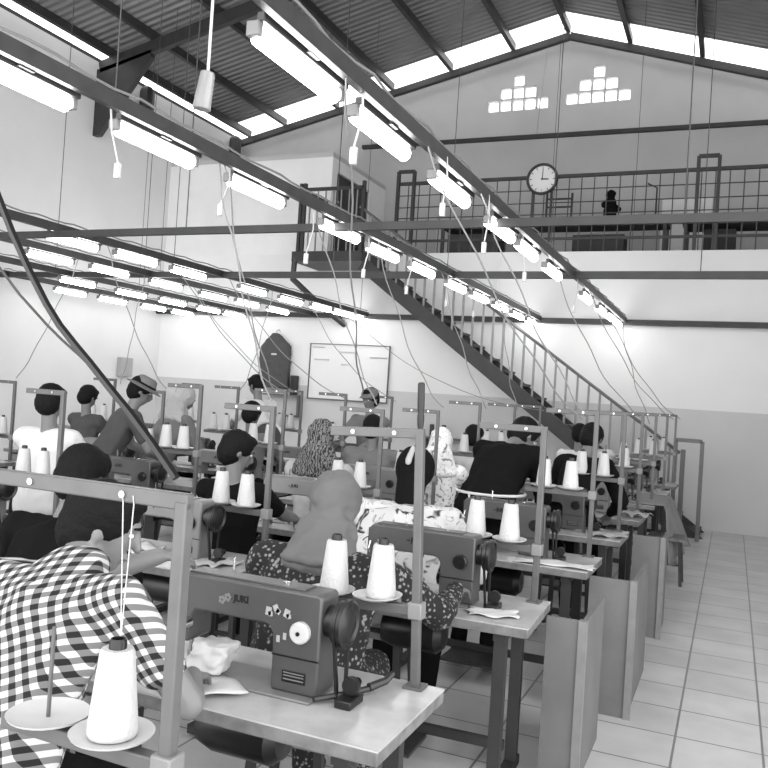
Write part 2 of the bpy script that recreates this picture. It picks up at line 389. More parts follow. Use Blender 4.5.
for x, nm, ys, (ya, yb) in rows:
    t = empty('lighting_rail', (x + .085, 0, ZL + .045), label='dark steel lighting rail running lengthwise, the ' + nm, cat='rail', group='lighting rails')
    ch = MB(); ch.box((0, (ya + yb) / 2, .035), (.035, yb - ya, .075)); ch.build('channel', RAIL, t)
    for y in ys[1::5]:
        MB().tube([(0, y + .5, .06), (0, y + .5, roofz(x) - ZL - .05)], .004, 6).build('hanger_rod', RAIL, t)
    wv_ = MB(); pts = [(.0 + .02 * math.sin(k * 1.7), ya + (yb - ya) * k / 80, .085 + .02 * abs(math.sin(k * 2.3))) for k in range(81)]
    wv_.tube(pts, .007, 5); wv_.build('wire', CORD, t)
    for i, y in enumerate(ys):
        l = lamp0 if not used[0] else copy_tree(lamp0); used[0] = True
        l.location = (x, y, ZL + random.uniform(-.008, .008)); l.rotation_euler = (0, 0, random.uniform(-.015, .015))
        tag(l, 'glowing white tube lamp, %s from the camera on the %s' % (ordn[i], nm), 'lamp', 'fluorescent tube lamps')

# hanging plug sockets
def socket(x, y, ln, label):
    t = empty('hanging_socket', (x, y, ZL + .08), label=label, cat='socket', group='sockets hanging from the rails')
    a = random.uniform(-.05, .05)
    MB().tube([(0, 0, .0), (.01, a * .2, -ln * .5), (a * .6, a, -ln)], .005, 6).build('cord', CORDW, t)
    MB().box((a * .6, a, -ln - .04), (.03, .025, .075)).build('socket_body', WHITEP, t, bevel=.006)
for x, y, ln, lb in ((-1.52, 2.02, -.05, ''), (-1.52, 3.1, .27, 'white socket hanging below the right rail beside its first whole lamp'),
                     (-1.5, 4.15, .25, 'white socket on a short cord near the middle of the right rail'),
                     (-1.5, 4.98, .3, 'white socket hanging aslant in front of the near cross beam'),
                     (-1.55, 6.1, .3, 'white socket hanging from the right rail behind the near cross beam'),
                     (-2.8, 3.0, .28, 'white socket hanging before the pale left wall near the big left lamp'),
                     (-2.8, 4.0, .25, 'white socket hanging from the second rail before its big lamps'),
                     (-2.8, 5.05, .35, 'white socket hanging in front of the stair landing'),
                     (-2.8, 6.0, .3, 'white socket hanging just right of the landing'),
                     (-2.8, 6.95, .3, 'white socket hanging in front of the top of the stair'),
                     (-2.8, 8.0, .28, 'white socket hanging before the middle of the stair'),
                     (-2.8, 8.95, .28, 'white socket hanging from the far half of the second rail'),
                     (-1.5, 8.2, .3, 'white socket hanging in front of the far wall below the clock')):
    if lb: socket(x, y, ln, lb)
_hs = V((0, 0, CH)) + RW @ V((208 - 384, 72 - 384, F)) * 3.2 / 800
t = empty('hanging_socket', tuple(_hs), label='grey socket hanging high on a long cord under the roof', cat='socket')
MB().tube([(0, 0, 0), (0, 0, roofz(_hs.x) - _hs.z)], .006, 6).build('cord', CORDW, t)
MB().tube([(0, 0, 0), (-.02, 0, -.15)], .03, 8, r1=.038).build('socket_body', PIPE2, t, bevel=.006)

# ------------------------------------------------------------ mezzanine: mesh fence, clock, clutter
t = empty('mesh_fence', (-2.9, YW + .1, 3.97), label='grey wire mesh fence with pipe rails along the mezzanine edge', cat='fence')
FX0, FX1 = -5.35 + 2.9, 2.9 + 2.9
MB().beam((FX0, 0, 1.18), (FX1, 0, 1.2), .05, .05).build('top_rail', STEEL, t)
MB().beam((FX0, 0, .22), (FX1, 0, .22), .03, .04).build('bottom_rail', STEEL, t)
g = MB(); x = FX0
while x < FX1: g.tube([(x, 0, 0.02), (x, 0, 1.2)], .009, 5); x += .19
for z in (.42, .6, .78, .98): g.tube([(FX0, 0, z), (FX1, 0, z)], .009, 5)
g.build('wire_mesh', RAIL, t)
for a in (-2.3, 2.39):
    f = MB(); hw = .14
    for s in (-1, 1): f.beam((a + s * hw + (.0), -.02, 0), (a + s * hw, -.02, 1.38), .05, .06)
    f.beam((a - hw, -.02, 1.38), (a + hw, -.02, 1.38), .05, .05); f.build('post_frame', STEEL, t)
for x in (-.14, .14): MB().beam((x, -.02, -.0), (x, -.02, 1.0), .035, .035).build('post', STEEL, t)
# clock
c = empty('wall_clock', (-2.9, YW + .02, 5.1), label='round white wall clock with dark rim on the mezzanine fence', cat='clock')
MB().lathe([(.205, 0), (.245, 0), (.25, -.03), (.24, -.05), (.21, -.05), (.205, -.03)], axis='Y', n=40, closed=True).build('rim', BLACK, c)
face = MB().lathe([(0.001, -.005), (.215, -.01), (.215, -.02), (.001, -.022)], axis='Y', n=40).build('dial', mat('clock_face', .62, .4), c)
tk = MB()
for k in range(12):
    a = k * PI / 6; tk.beam((.165 * math.sin(a), -.026, .165 * math.cos(a)), (.195 * math.sin(a), -.026, .195 * math.cos(a)), .004, .012)
tk.build('hour_marks', BLACK, face)
hd = MB(); hd.beam((0, -.03, -.02), (.006, -.03, .16), .006, .014); hd.build('minute_hand', BLACK, c)
MB().beam((-.02, -.033, 0), (.1, -.033, -.005), .006, .018).build('hour_hand', BLACK, c)
# clutter behind the mesh
def thing_box(name, a, b_, m, label, cat, group=None, bev=.01):
    o = MB().box((0, 0, (b_[2] - a[2]) / 2), [b_[i] - a[i] for i in range(3)]).build(name, m, bevel=bev)
    o.location = ((a[0] + b_[0]) / 2, (a[1] + b_[1]) / 2, a[2]); tag(o, label, cat, group); return o
def desk(x0, x1, y, z0, h, m, label):
    t = empty('work_table', ((x0 + x1) / 2, y, z0), label=label, cat='table'); L = x1 - x0
    MB().box((0, 0, h - .05), (L, .6, .1)).build('tabletop', m, t)
    for sx in (-1, 1):
        for sy in (-1, 1): MB().box((sx * (L / 2 - .05), sy * .25, (h - .1) / 2), (.05, .05, h - .1)).build('leg', m, t)
DK = mat('dark_board', .045, .7, noise=.3, nscale=4)
desk(-4.7, -1.05, 13.15, 3.97, .62, DK, 'long dark work table behind the mezzanine mesh')
desk(-.85, 1.6, 13.15, 3.97, .58, DK, 'dark work table behind the right end of the mezzanine mesh')
thing_box('storage_box', (-4.6, 13.0, 3.98), (-3.7, 13.4, 4.4), DK, 'dark box stored under the long mezzanine table', 'box')
thing_box('storage_box', (-2.5, 13.0, 3.98), (-1.7, 13.4, 4.35), MIDC, 'mid grey box stored under the long mezzanine table', 'box')
thing_box('storage_box', (-.55, 13.0, 3.98), (-.1, 13.4, 4.4), mat('darker_card', .02, .7), 'black box under the right mezzanine table', 'box')
thing_box('white_panel', (-5.0, 13.5, 3.97), (-4.6, 13.56, 4.75), WHITEP, 'white board leaning behind the left end of the mezzanine mesh', 'board')
thing_box('white_panel', (-1.3, 14.45, 3.97), (-.5, 14.5, 5.25), WALL, 'pale tall panel against the end wall behind the right mesh', 'board')
bd = MB(); bd.hull((0, 0, .1), (0, 0, .6), (.16, .14, .1), (.12, .1, .14)); bd.ell((0, 0, .82), (.12, .11, .13)); bd.ell((-.08, 0, .5), (.14, .1, .12)); bd.ell((.1, .02, .35), (.14, .1, .12))
o = remesh(bd, 'cloth_bundle', DARKC, .03, None, disp=.06, dscale=.08); o.location = (-1.93, 12.95, 4.56); o.scale = (.7, .7, .5); tag(o, 'dark lumpy bundle standing on the mezzanine table behind the mesh', 'bundle')
t = empty('small_stand', (-1.25, 12.95, 4.59), label='thin dark angled stand on the mezzanine table right of the bundle', cat='stand')
MB().tube([(0, 0, 0), (0, 0, .45), (-.14, 0, .52)], .014, 6).build('pole', STEEL, t); MB().box((-.05, 0, .015), (.2, .12, .03)).build('base', STEEL, t)
t = empty('wall_bracket', (-2.75, 12.95, 4.59), label='small dark open rack on the mezzanine table beside the clock posts', cat='rack')
m = MB()
for x in (-.18, .22): m.beam((x, 0, 0), (x, 0, .42), .03, .03)
for z in (.2, .33): m.beam((-.18, 0, z), (.22, 0, z), .025, .025)
m.build('rack_frame', STEEL, t)

# ------------------------------------------------------------ stair with landing
SY0, SY1 = 11.5, 12.15
SX0 = -5.45
def sz(x): return 2.80 - .73 * (x + 4.1)
t = empty('staircase', (-.25, SY0, 0), label='dark steel staircase rising left along the end wall to the mezzanine', cat='stairs')
def L(p): return (p[0] + .25, p[1] - SY0, p[2])
for y in (SY0, SY1): MB().beam(L((-.32, y, sz(-.32) - .14)), L((SX0, y, sz(SX0) - .14)), .05, .21).build('stringer', STEEL, t)
k = 0; nst = 20
treads = []
for i in range(nst):
    x = -.45 - i * (5.0 / nst); z = sz(x) - .02
    MB().box(L((x, (SY0 + SY1) / 2, z - .05)), (.27, SY1 - SY0 - .05, .035)).build('tread', STEEL, t)
hr = lambda x: 4.24 - .70 * (x + 5.11)
m = MB(); m.tube([L((-5.55, SY0, hr(-5.55))), L((-.62, SY0, hr(-.62)))], .022, 8); m.build('handrail', PIPE, t)
for i in range(31):
    x = -.75 - i * .158
    MB().beam(L((x, SY0, sz(x) - .08)), L((x, SY0, hr(x))), .028, .028).build('baluster', PIPE2, t)
MB().beam(L((-.58, SY0, .0)), L((-.58, SY0, hr(-.62) + .05)), .06, .06).build('newel_post', PIPE, t)
MB().b2(L((-6.7, SY0 - .05, 3.68)), L((SX0, YW - .001, 3.84))).build('landing', STEEL, t)
lr = MB()
for z in (4.85,): lr.beam(L((-6.6, SY0, z)), L((-5.5, SY0, z)), .05, .05)
for x in (-6.62, -6.55): lr.beam(L((x, SY0, 3.84)), L((x, SY0, 4.95)), .05, .05)
lr.beam(L((-5.5, SY0, 3.84)), L((-5.5, SY0, 4.95)), .05, .05)
lr.beam(L((-6.6, SY0, 4.85)), L((-6.6, YW - .05, 4.85)), .04, .04)
lr.build('landing_rail', STEEL, t)
for i in range(7):
    x = -6.45 + i * .14; MB().beam(L((x, SY0, 3.84)), L((x, SY0, 4.85)), .02, .02).build('baluster', PIPE2, t)
br_ = MB(); br_.tube([L((-6.65, SY0 - .02, 3.75)), L((-6.68, SY0, 3.4)), L((-6.35, SY0 + .3, 3.05)), L((-6.1, YW - .06, 2.75))], .05, 8); br_.build('brace', STEEL, t)

# ------------------------------------------------------------ things on the end wall
t = empty('hanging_jacket', (-7.4, YW - .03, 1.62), label='dark grey work jacket on a hanger against the white end wall', cat='jacket')
JK = mat('jacket_cloth', .06, .9, noise=.1, bump=.4, bscale=10)
jk = MB(); jk.prism([(-.27, 0), (.3, 0), (.31, .5), (.29, .74), (.1, .9), (.05, .95), (-.05, .95), (-.1, .9), (-.27, .72), (-.3, .5)], -.13, -.02)
remesh(jk, 'jacket_body', JK, .02, t, disp=.03, dscale=.1)
MB().box((0.02, -.14, .58), (.1, .012, .03)).build('badge', WHITEP, t)
MB().tube([(0, -.07, .93), (0, -.06, 1.0), (.03, -.04, 1.02), (.04, 0, .98)], .006, 6).build('hanger_hook', CHROME, t)
t = empty('whiteboard', (-6.0, YW - .03, 1.5), label='large whiteboard with thin frame on the end wall left of the stair', cat='whiteboard')
MB().box((0, .008, .45), (1.46, .012, .92)).build('board', mat('whiteboard_face', .68, .4), t)
f = MB()
for s in (-1, 1): f.box((s * .74, 0, .45), (.014, .03, .95))
f.box((0, -.005, -.02), (1.5, .04, .018)); f.box((0, -.005, .92), (1.5, .03, .012)); f.build('frame', PIPE, t)
sc_ = MB()
for i in range(5):
    x = -.65 + .5 * (i % 3) + random.uniform(-.05, .05); z = .86 - .07 * i
    sc_.tube([(x + k * .012, -.013, z + .014 * math.sin(k * 2.1 + i)) for k in range(int(random.uniform(12, 34)))], .0035, 4)
sc_.build('writing', CORD, t)
t = empty('wall_shelf', (-6.95, YW - .1, 1.2), label='small grey wall shelf with dark upright box beside the jacket', cat='shelf')
MB().box((-.25, 0, .3), (.7, .18, .03)).build('shelf_board', PIPE, t); MB().box((-.25, 0, -.05), (.7, .18, .03)).build('shelf_board', PIPE, t)
MB().box((.1, 0, .125), (.03, .16, .38)).build('side', PIPE, t)
thing_box('box_file', (-7.02, YW - .17, 1.515), (-6.93, YW - .03, 1.85), BLACK, 'dark upright box on the small wall shelf right of the jacket', 'box')
thing_box('wall_notice', (-10.0, 11.3, 1.65), (-9.9, 11.6, 1.98), LIGHTC, 'small grey box fixed on the left wall above the man in the hat', 'box', bev=.005)
thing_box('tissue_pack', (-4.42, YW - .19, 1.015), (-4.36, YW - .13, 1.2), DK, 'dark bottle-like box, left of two on the shelf under the stair', 'box')
thing_box('tissue_pack', (-4.22, YW - .19, 1.015), (-4.16, YW - .13, 1.2), DK, 'dark bottle-like box, right of two on the shelf under the stair', 'box')
t = empty('wall_shelf', (-3.9, YW - .14, .885), label='narrow grey shelf on the end wall under the stair', cat='shelf')
MB().box((0, 0, .1), (1.6, .2, .03)).build('shelf_board', PIPE, t)
for s in (-.6, .6): MB().prism([(s - .01, -.1), (s + .01, -.1), (s + .01, .09), (s - .01, .09)], 0, .13).build('bracket', PIPE, t)
# little wall marks (cable conduits)
struct('trim_4', MB().beam((-3.5, YW - .03, 2.9), (-3.5, YW - .03, 3.9), .02, .02), WALL)

# ------------------------------------------------------------ sewing workstations
TH = .75
def make_table():
    t = empty('sewing_table', cat='table')     # origin: floor under table centre
    MB().box((0, 0, TH - .0225 + .02), (1.2, .5, .005)).build('laminate', WOOD, t)
    MB().box((0, 0, TH - .0225), (1.2, .5, .04)).build('tabletop', PLY, t, bevel=.006)
    for s in (-1, 1):
        MB().box((s * .48, 0, .04), (.05, .48, .04)).build('foot', STEEL, t); MB().box((s * .48, 0, .69), (.05, .42, .04)).build('bracket', STEEL, t)
        for q in (-1, 1): MB().box((s * .48, q * .17, .36), (.05, .04, .64)).build('leg', STEEL, t)
    MB().box((0, .1, .14), (.92, .03, .04)).build('cross_bar', STEEL, t)
    MB().box((-.05, -.05, .12), (.34, .24, .015)).build('treadle', STEEL, t)
    m = MB(); m.lathe([(.0, -.16), (.07, -.15), (.085, -.1), (.085, .1), (.06, .13), (.0, .14)], (.05, .05, .58), 'X', 18); m.build('motor', BLACK, t)
    MB().box((-.42, -.08, .64), (.22, .3, .1)).build('drawer', PLY, t)
    return t
def text_mesh(txt, size, m, parent, loc, rot, bold=0, name='brand_lettering'):
    cu_ = bpy.data.curves.new(name, 'FONT'); cu_.body = txt; cu_.size = size; cu_.extrude = .0008; cu_.offset = bold
    o = bpy.data.objects.new('t', cu_); COL.objects.link(o); dg = bpy.context.evaluated_depsgraph_get(); dg.update()
    me = bpy.data.meshes.new_from_object(o.evaluated_get(dg)); bpy.data.objects.remove(o); me.materials.clear(); me.materials.append(m)
    q = bpy.data.objects.new(name, me); COL.objects.link(q); q.parent = parent; q.location = loc; q.rotation_euler = rot; return q
def make_machine(m_, dial, brand=True, stickers=False):
    t = empty('sewing_machine', cat='sewing machine')    # origin: on table, machine centre
    MB().box((0, 0, .004), (.48, .18, .008)).build('bed', PIPE2, t, bevel=.003)
    MB().box((-.19, 0, .009), (.08, .1, .004)).build('needle_plate', CHROME, t)
    b_ = MB()
    pr = [(.095, .008), (.245, .008), (.245, .285), (.235, .295), (-.23, .295), (-.245, .28), (-.25, .27), (-.25, .1), (-.238, .09), (-.2, .09), (-.19, .1),
          (-.19, .17), (-.175, .19), (.06, .19), (.08, .185), (.092, .165)]
    b_.prism(pr, -.055, .055); body = b_.build('body', m_, t, bevel=.009)
    MB().box((-.02, 0, .297), (.40, .07, .006)).build('top_cover', m_, t, bevel=.003)
    MB().box((.17, -.0555, .11), (.15, .003, .004)).build('groove', BLACK, body)
    pl = MB().box((.17, -.056, .055), (.075, .003, .032)).build('name_plate', BLACK, body)
    g = MB()
    for z in (.048, .058, .066): g.box((.17, -.058, z), (.065, .002, .003))
    g.build('plate_lines', PIPE2, pl)
    d = MB().lathe([(0, -.02), (.026, -.02), (.031, -.014), (.031, 0), (0, 0)], (.185, -.055, .185), 'Y', 24).build('stitch_dial', dial, t)
    MB().lathe([(0, -.024), (.006, -.024), (.006, -.019), (0, -.019)], (.185, -.055, .185), 'Y', 12).build('dial_hub', BLACK, d)
    MB().lathe([(.0, 0), (.03, 0), (.03, .02), (.045, .022), (.062, .03), (.062, .045), (.068, .05), (.068, .062), (.06, .066), (.05, .06), (.03, .07), (0, .07)], (.245, 0, .215), 'X', 28).build('handwheel', BLACK, t)
    MB().lathe([(0, 0), (.045, 0), (.045, .03), (0, .03)], (.24, 0, .215), 'X', 20).build('pulley_guard', BLACK, t)
    bl = MB()
    for s in (-1, 1): bl.beam((.285, s * .05, .2), (.285 + .01, s * .025, .0), .008, .012)
    bl.build('drive_belt', BLACK, t)
    # head parts
    MB().lathe([(0, .03), (.004, .03), (.004, .1), (0, .1)], (-.22, 0, 0), 'Z', 8).build('needle_bar', CHROME, t)
    pf = MB(); pf.tube([(-.22, -.015, .02), (-.22, -.015, .1)], .004, 6); pf.box((-.22, -.022, .015), (.02, .035, .006)); pf.build('presser_foot', CHROME, t)
    fp = MB().box((-.253, 0, .19), (.008, .085, .17)).build('face_plate', BLACK, t, bevel=.003)
    MB().tube([(-.235, -.06, .22), (-.235, -.075, .19), (-.235, -.06, .17)], .004, 6).build('take_up_lever', CHROME, t)
    MB().lathe([(0, -.03), (.014, -.03), (.018, -.012), (.018, 0), (0, 0)], (-.2, -.055, .15), 'Y', 16).build('tension_discs', CHROME, t)
    MB().tube([(-.1, .02, .295), (-.1, .02, .345)], .0035, 6).build('thread_pin', CHROME, t)
    MB().lathe([(0, 0), (.011, 0), (.011, .006), (0, .008)], (.1, 0, .299), 'Z', 12).build('oil_window', CHROME, t)
    # bobbin winder on the table right of the wheel
    bw = MB().box((.33, -.02, .012), (.05, .09, .024)).build('bobbin_winder', BLACK, t, bevel=.004)
    MB().lathe([(0, -.02), (.025, -.02), (.025, .0), (.006, .002), (.006, .03), (.012, .03), (.012, .034), (0, .034)], (.33, .0, .05), 'Y', 18).build('winder_wheel', BLACK, bw)
    if brand:
        text_mesh('JUKI', .027, BLACK, body, (-.045, -.0555, .238), (PI / 2, 0, 0), bold=.0012)
        MB().box((-.057, -.0558, .2435), (.014, .0015, .005)).build('brand_mark', BLACK, body)
    if stickers:
        for i, (x, z, a, s) in enumerate(((.075, .228, .1, 1), (.1, .238, -.5, .9), (.135, .23, .3, 1))):
            m = MB(); m.box((x, -.0562, z), (.018 * s, .0012, .024), M=Matrix.Rotation(a, 3, 'Y')); m.box((x + .007, -.0562, z - .007), (.014, .0012, .014), M=Matrix.Rotation(-a, 3, 'Y'))
            m.build('torn_sticker', LIGHTC, body)
        m = MB()
        for k in range(5): m.ell((-.085 + .008 * math.cos(k * 1.256), -.0562, .235 + .008 * math.sin(k * 1.256)), (.0055, .0008, .0055), 8)
        for k in range(5): m.ell((-.066 + .008 * math.cos(k * 1.256), -.0562, .245 + .008 * math.sin(k * 1.256)), (.0055, .0008, .0055), 8)
        m.build('flower_sticker', PIPE2, body)
        for x, z in ((.112, .155), (.133, .165)): MB().box((x, -.0562, z), (.011, .0012, .019)).build('small_sticker', LIGHTC, body)
    return t
def make_stand(h=.76, sh=.27, left=.4, top=.3):
    t = empty('thread_stand', cat='thread stand')   # origin: table corner, post foot
    MB().beam((0, 0, -.001), (0, 0, h), .026, .026).build('post', PIPE, t, bevel=.003)
    ft = MB().box((0, 0, .004), (.06, .06, .008)).build('foot', PIPE, t)
    a = MB().beam((.013, 0, h), (-top, 0, h), .022, .03).build('top_arm', PIPE, t, bevel=.003)
    for x in (-.08, -.22):
        MB().lathe([(0, -.004), (.007, -.004), (.007, 0), (0, 0)], (x * top / .3, -.011, h), 'Y', 10).build('screw', CHROME, a)
    s_ = MB().beam((.02, 0, sh), (-left, 0, sh), .03, .03).build('spool_arm', PIPE, t, bevel=.003)
    MB().box((0, 0, sh), (.045, .045, .05)).build('clamp', PIPE2, t, bevel=.004)
    for x in (-.13, -.29):
        p = MB().lathe([(0, sh + .018), (.05, sh + .02), (.075, sh + .03), (.078, sh + .035), (.05, sh + .027), (0, sh + .026)], (x, 0, 0), 'Z', 28).build('spool_plate', WHITEP, t)
        MB().lathe([(0, sh + .02), (.004, sh + .02), (.004, sh + .2), (.0, sh + .2)], (x, 0, 0), 'Z', 8).build('spindle', PIPE, p)
    return t
def make_cone(m_=THREAD):
    t = empty('thread_cone', cat='thread cone')
    MB().lathe([(.012, .002), (.034, .002), (.0355, .006), (.0345, .02), (.0245, .104), (.022, .108), (.012, .108)], (0, 0, 0), 'Z', 28).build('thread', m_, t)
    MB().lathe([(.010, .0), (.014, .0), (.0125, .116), (.0105, .12), (.009, .12), (.008, .0)], (0, 0, 0), 'Z', 16).build('core', BLACK, t)
    return t
tb0 = make_table(); mg = make_machine(MACH, BLACK); ml = make_machine(MACHL, BLACK); m1_ = make_machine(MACH, WHITEP, stickers=True)
st27 = make_stand(sh=.23); st36 = make_stand(h=.84, sh=.36); stF = make_stand(h=.655, sh=.18, top=.5); cn0 = make_cone()
protos = [tb0, mg, ml, m1_, st27, st36, stF, cn0]; firstuse = set()
def inst(p, loc, rz, label, group):
    o = p if p.name not in firstuse else copy_tree(p)
    if o is p: firstuse.add(p.name)
    o.location = loc; o.rotation_euler = (0, 0, rz); o['label'] = label; o['group'] = group; return o
LANE = {1: 'rightmost lane', 2: 'second lane from the right', 3: 'third lane from the right', 4: 'fourth lane from the right', 5: 'fifth lane from the right', 6: 'leftmost lane'}
lanes = {1: (-.75, [(1.0, 0), (2.1, 1), (3.38, 2), (4.67, 3), (5.85, 4), (7.0, 5), (8.2, 6), (9.4, 7), (10.6, 8)]),
         2: (-2.05, [(3.36, 2), (4.66, 3), (5.88, 4), (7.05, 5), (8.3, 6), (9.6, 7)]),
         3: (-3.45, [(3.36, 2), (4.66, 3), (5.88, 4), (7.05, 5), (8.3, 6)]),
         4: (-4.75, [(5.88, 4), (7.1, 5), (8.5, 6)]),
         5: (-6.3, [(5.6, 4), (7.0, 5), (8.6, 6)])}
thr = MB()
for ln, (xr, lst) in lanes.items():
    for i, (y, r) in enumerate(lst):
        where = '%s table of the %s' % (ordn[i], LANE[ln])
        dx = random.uniform(-.03, .03) if not (ln == 1 and i < 3) else 0; rz = random.uniform(-.02, .02) if not (ln == 1 and i < 2) else 0
        if ln == 1 and i == 2: rz = .03
        
        if ln == 1: dx = (-.05, 0, .06, .09, .11, .12, .13, .15, .17)[i]
        xc = xr - .6 + dx
        inst(tb0, (xc, y, 0), rz, 'sewing table with pale top, the ' + where, 'sewing tables')
        if not (ln == 1 and i == 0):
            light = (ln, i) in ((3, 0), (2, 2), (3, 2), (4, 0), (2, 0)) or (ln + i) % 3 == 0 and not (ln == 1 and i < 5)
            pr_ = m1_ if (ln == 1 and i == 1) else (ml if light else mg)
            lb = ('grey sewing machine with white dial and torn stickers on the nearest bare table' if pr_ is m1_ else
                  '%s grey sewing machine on the %s' % ('light' if light else 'dark', where))
            inst(pr_, (xr - .52 + dx, y + .0, TH), rz + (random.uniform(-.04, .04) if pr_ is not m1_ else 0), lb, 'sewing machines')
        sp_ = st27 if (i < 3 and ln < 3 or i == 0) else st36; sh = .23 if sp_ is st27 else .36
        sx, sy = xr - .07 + dx, y + .21
        srz = random.uniform(-.06, .06)
        if ln == 1 and i == 1: srz = .0; sx = -.83
        if ln == 1 and i == 0: srz = -.02; sx = -.895; sy = 1.21; sp_ = stF; sh = .18
        s_ = inst(sp_, (sx, sy, TH), srz, 'grey pipe thread stand on the ' + where, 'thread stands')
        if ln == 1 and i == 1: s_.rotation_euler = (0, -.045, 0)
        for k, ox in enumerate((-.13, -.29)):
            if ln == 1 and i == 0 and k == 1: continue
            if random.random() < .12 and not (ln < 3 and i < 5): continue
            cx, cy = sx + ox * math.cos(srz), sy + ox * math.sin(srz)
            if ln == 1 and i == 0: fc = inst(cn0, (cx, cy, TH + sh + .0265), .3, 'large white thread cone nearest the camera before the checked shirt', 'thread cones'); fc.scale = (1.3, 1.3, 1.5); continue
            inst(cn0, (cx, cy, TH + sh + .0265 + (ox * .045 if (ln == 1 and i == 1) else 0)), random.random(), '%s white thread cone on the %s' % (('right', 'left')[k], where), 'thread cones')
for p in protos:
    if p.name not in firstuse:
        for ch in p.children_recursive: bpy.data.objects.remove(ch)
        bpy.data.objects.remove(p)

for o in [x for x in COL.objects if x.get('label', '') == 'grey pipe thread stand on the second table of the rightmost lane']:
    g_ = MB(); g_.lathe([(0, .77), (.008, .77), (.011, .8), (.011, .815), (.009, .82), (.01, .83), (.011, .84), (.011, .91), (.008, .915), (0, .915)], (0, 0, 0), 'Z', 14); g_.build('black_grip', BLACK, o)
# threads from the nearest cones up to their stand arms
def fine(name, pts, r, m, label, cat, group=None):
    return tag(MB().tube(pts, r, 5).build(name, m), label, cat, group)
fine('thread_strand', [(-1.013, 1.205, TH + .4), (-1.0, 1.2, 1.39), (-1.003, 1.2, 1.405)], .0012, THREADG, 'pale thread strand rising from the front cone to the stand arm', 'thread')
fine('thread_strand', [(-1.015, 1.206, TH + .4), (-1.025, 1.2, 1.39), (-1.028, 1.2, 1.405)], .0012, THREADG, 'second pale thread strand beside the checked shirt', 'thread')

# plywood panels in the lane edge
for i, (x0, x1, y0, y1) in enumerate(((-.685, -.54, 3.52, 4.15), (-.66, -.44, 4.5, 5.4), (-.62, -.42, 6.2, 6.7))):
    t = empty('side_bin', (x0, y0, 0), label='plywood side bin at the aisle end of the tables, ' + ('nearest the camera', 'the middle one', 'the farthest one')[i], cat='bin', group='aisle side bins')
    MB().box(((x1 - x0) / 2, 0, .36), (x1 - x0, .02, .72)).build('front_panel', PANEL, t)
    MB().box((x1 - x0, (y1 - y0) / 2, .35), (.02, y1 - y0, .70)).build('side_panel', PANEL, t)
    MB().box((x1 - x0 + .01, -.005, .36), (.035, .035, .725)).build('edge_strip', PIPE2, t)
# draped grey cloth over a table end
dc = MB(); N = 14
vs = []; fs = []
for i in range(N + 1):
    for j in range(25):
        a = i / N; u = j / 24
        y = 7.95 + .95 * u
        if a < .3: x = -.9 + a / .3 * .38; z = TH + .015
        else:
            bfrac = (a - .3) / .7; x = -.52 + .02 * bfrac + .04 * math.sin(u * 19 + 1) * bfrac + .14 * bfrac * u; z = TH - .0 - .52 * bfrac - .05 * math.sin(u * 5)* bfrac
        vs.append((x, y, z))
for i in range(N):
    for j in range(24): fs.append((i * 25 + j, i * 25 + j + 1, (i + 1) * 25 + j + 1, (i + 1) * 25 + j))
dc.add(vs, fs); o = dc.build('draped_cloth', mat('drape_cloth', .2, .9, noise=.1), ang=180); s_ = o.modifiers.new('thick', 'SOLIDIFY'); s_.thickness = .006
tag(o, 'large pale grey cloth draped over a table end by the aisle', 'cloth')
# work stool by the aisle
def stool(x, y, z, h, label):
    t = empty('work_stool', (x, y, z), label=label, cat='stool', group='workers stools')
    MB().box((0, 0, h - .02), (.34, .3, .035)).build('seat', PLY, t, bevel=.006)
    for a in (-1, 1):
        for b_ in (-1, 1): MB().beam((a * .15, b_ * .13, 0), (a * .12, b_ * .1, h - .035), .03, .03).build('leg', STEEL, t)
    MB().box((0, .11, h * .35), (.24, .02, .025)).build('stretcher', STEEL, t)
    return t
stool(-.52, 8.3, 0, .45, 'dark low stool standing in the aisle beyond the draped cloth')
# tall open frame at the lane end
t = empty('metal_frame', (-.5, 11.2, 0), label='tall grey open metal frame at the far end of the aisle', cat='frame')
m = MB()
for sx in (-.16, .16): m.beam((sx, 0, 0), (sx, 0, 1.28), .05, .05)
m.beam((-.16, 0, 1.28), (.16, 0, 1.28), .05, .05); m.build('frame', PIPE, t)

# dark lever and grip details near the first table
tag(MB().tube([(-1.02, 2.02, .768), (-.96, 2.1, .77), (-.92, 2.17, .772)], .009, 8).tube([(-.92, 2.17, .775), (-.89, 2.22, .785), (-.88, 2.25, .80)], .013, 8, r1=.009).build('lifting_lever', mat('dark_lever', .02, .5)), 'small dark lever lying on the nearest table beside the thread stand', 'lever')
# black hose / cables
def sub_ray(u, v, Y):
    q_ = RW @ V((u - 384, v - 384, F)); return V((0, 0, CH)) + q_ * (Y / q_.y)
fine('flexible_hose', [sub_ray(*p, 1.2) for p in ((176, 478), (168, 466), (150, 440), (130, 413), (108, 386), (90, 363), (75, 345), (60, 326), (47, 305), (30, 272), (12, 232), (-10, 175), (-30, 110))], .0075, BLACK, 'thick black cable running up left from the front thread stand', 'cable')
fine('flexible_hose', [sub_ray(*p, 1.3) for p in ((98, 374), (80, 356), (62, 340), (47, 325), (20, 295), (-10, 255))], .003, BLACK, 'thin black cable beside the thick black one on the left', 'cable')
def sag(p, q, s, n=18):
    p, q = V(p), V(q); w_ = random.random() * 6; return [p.lerp(q, k / n) + V((.014 * math.sin(k * .9 + w_), .012 * math.sin(k * .6 + w_), -s * 4 * (k / n) * (1 - k / n))) * (1 if 0 < k < n else 0) for k in range(n + 1)]
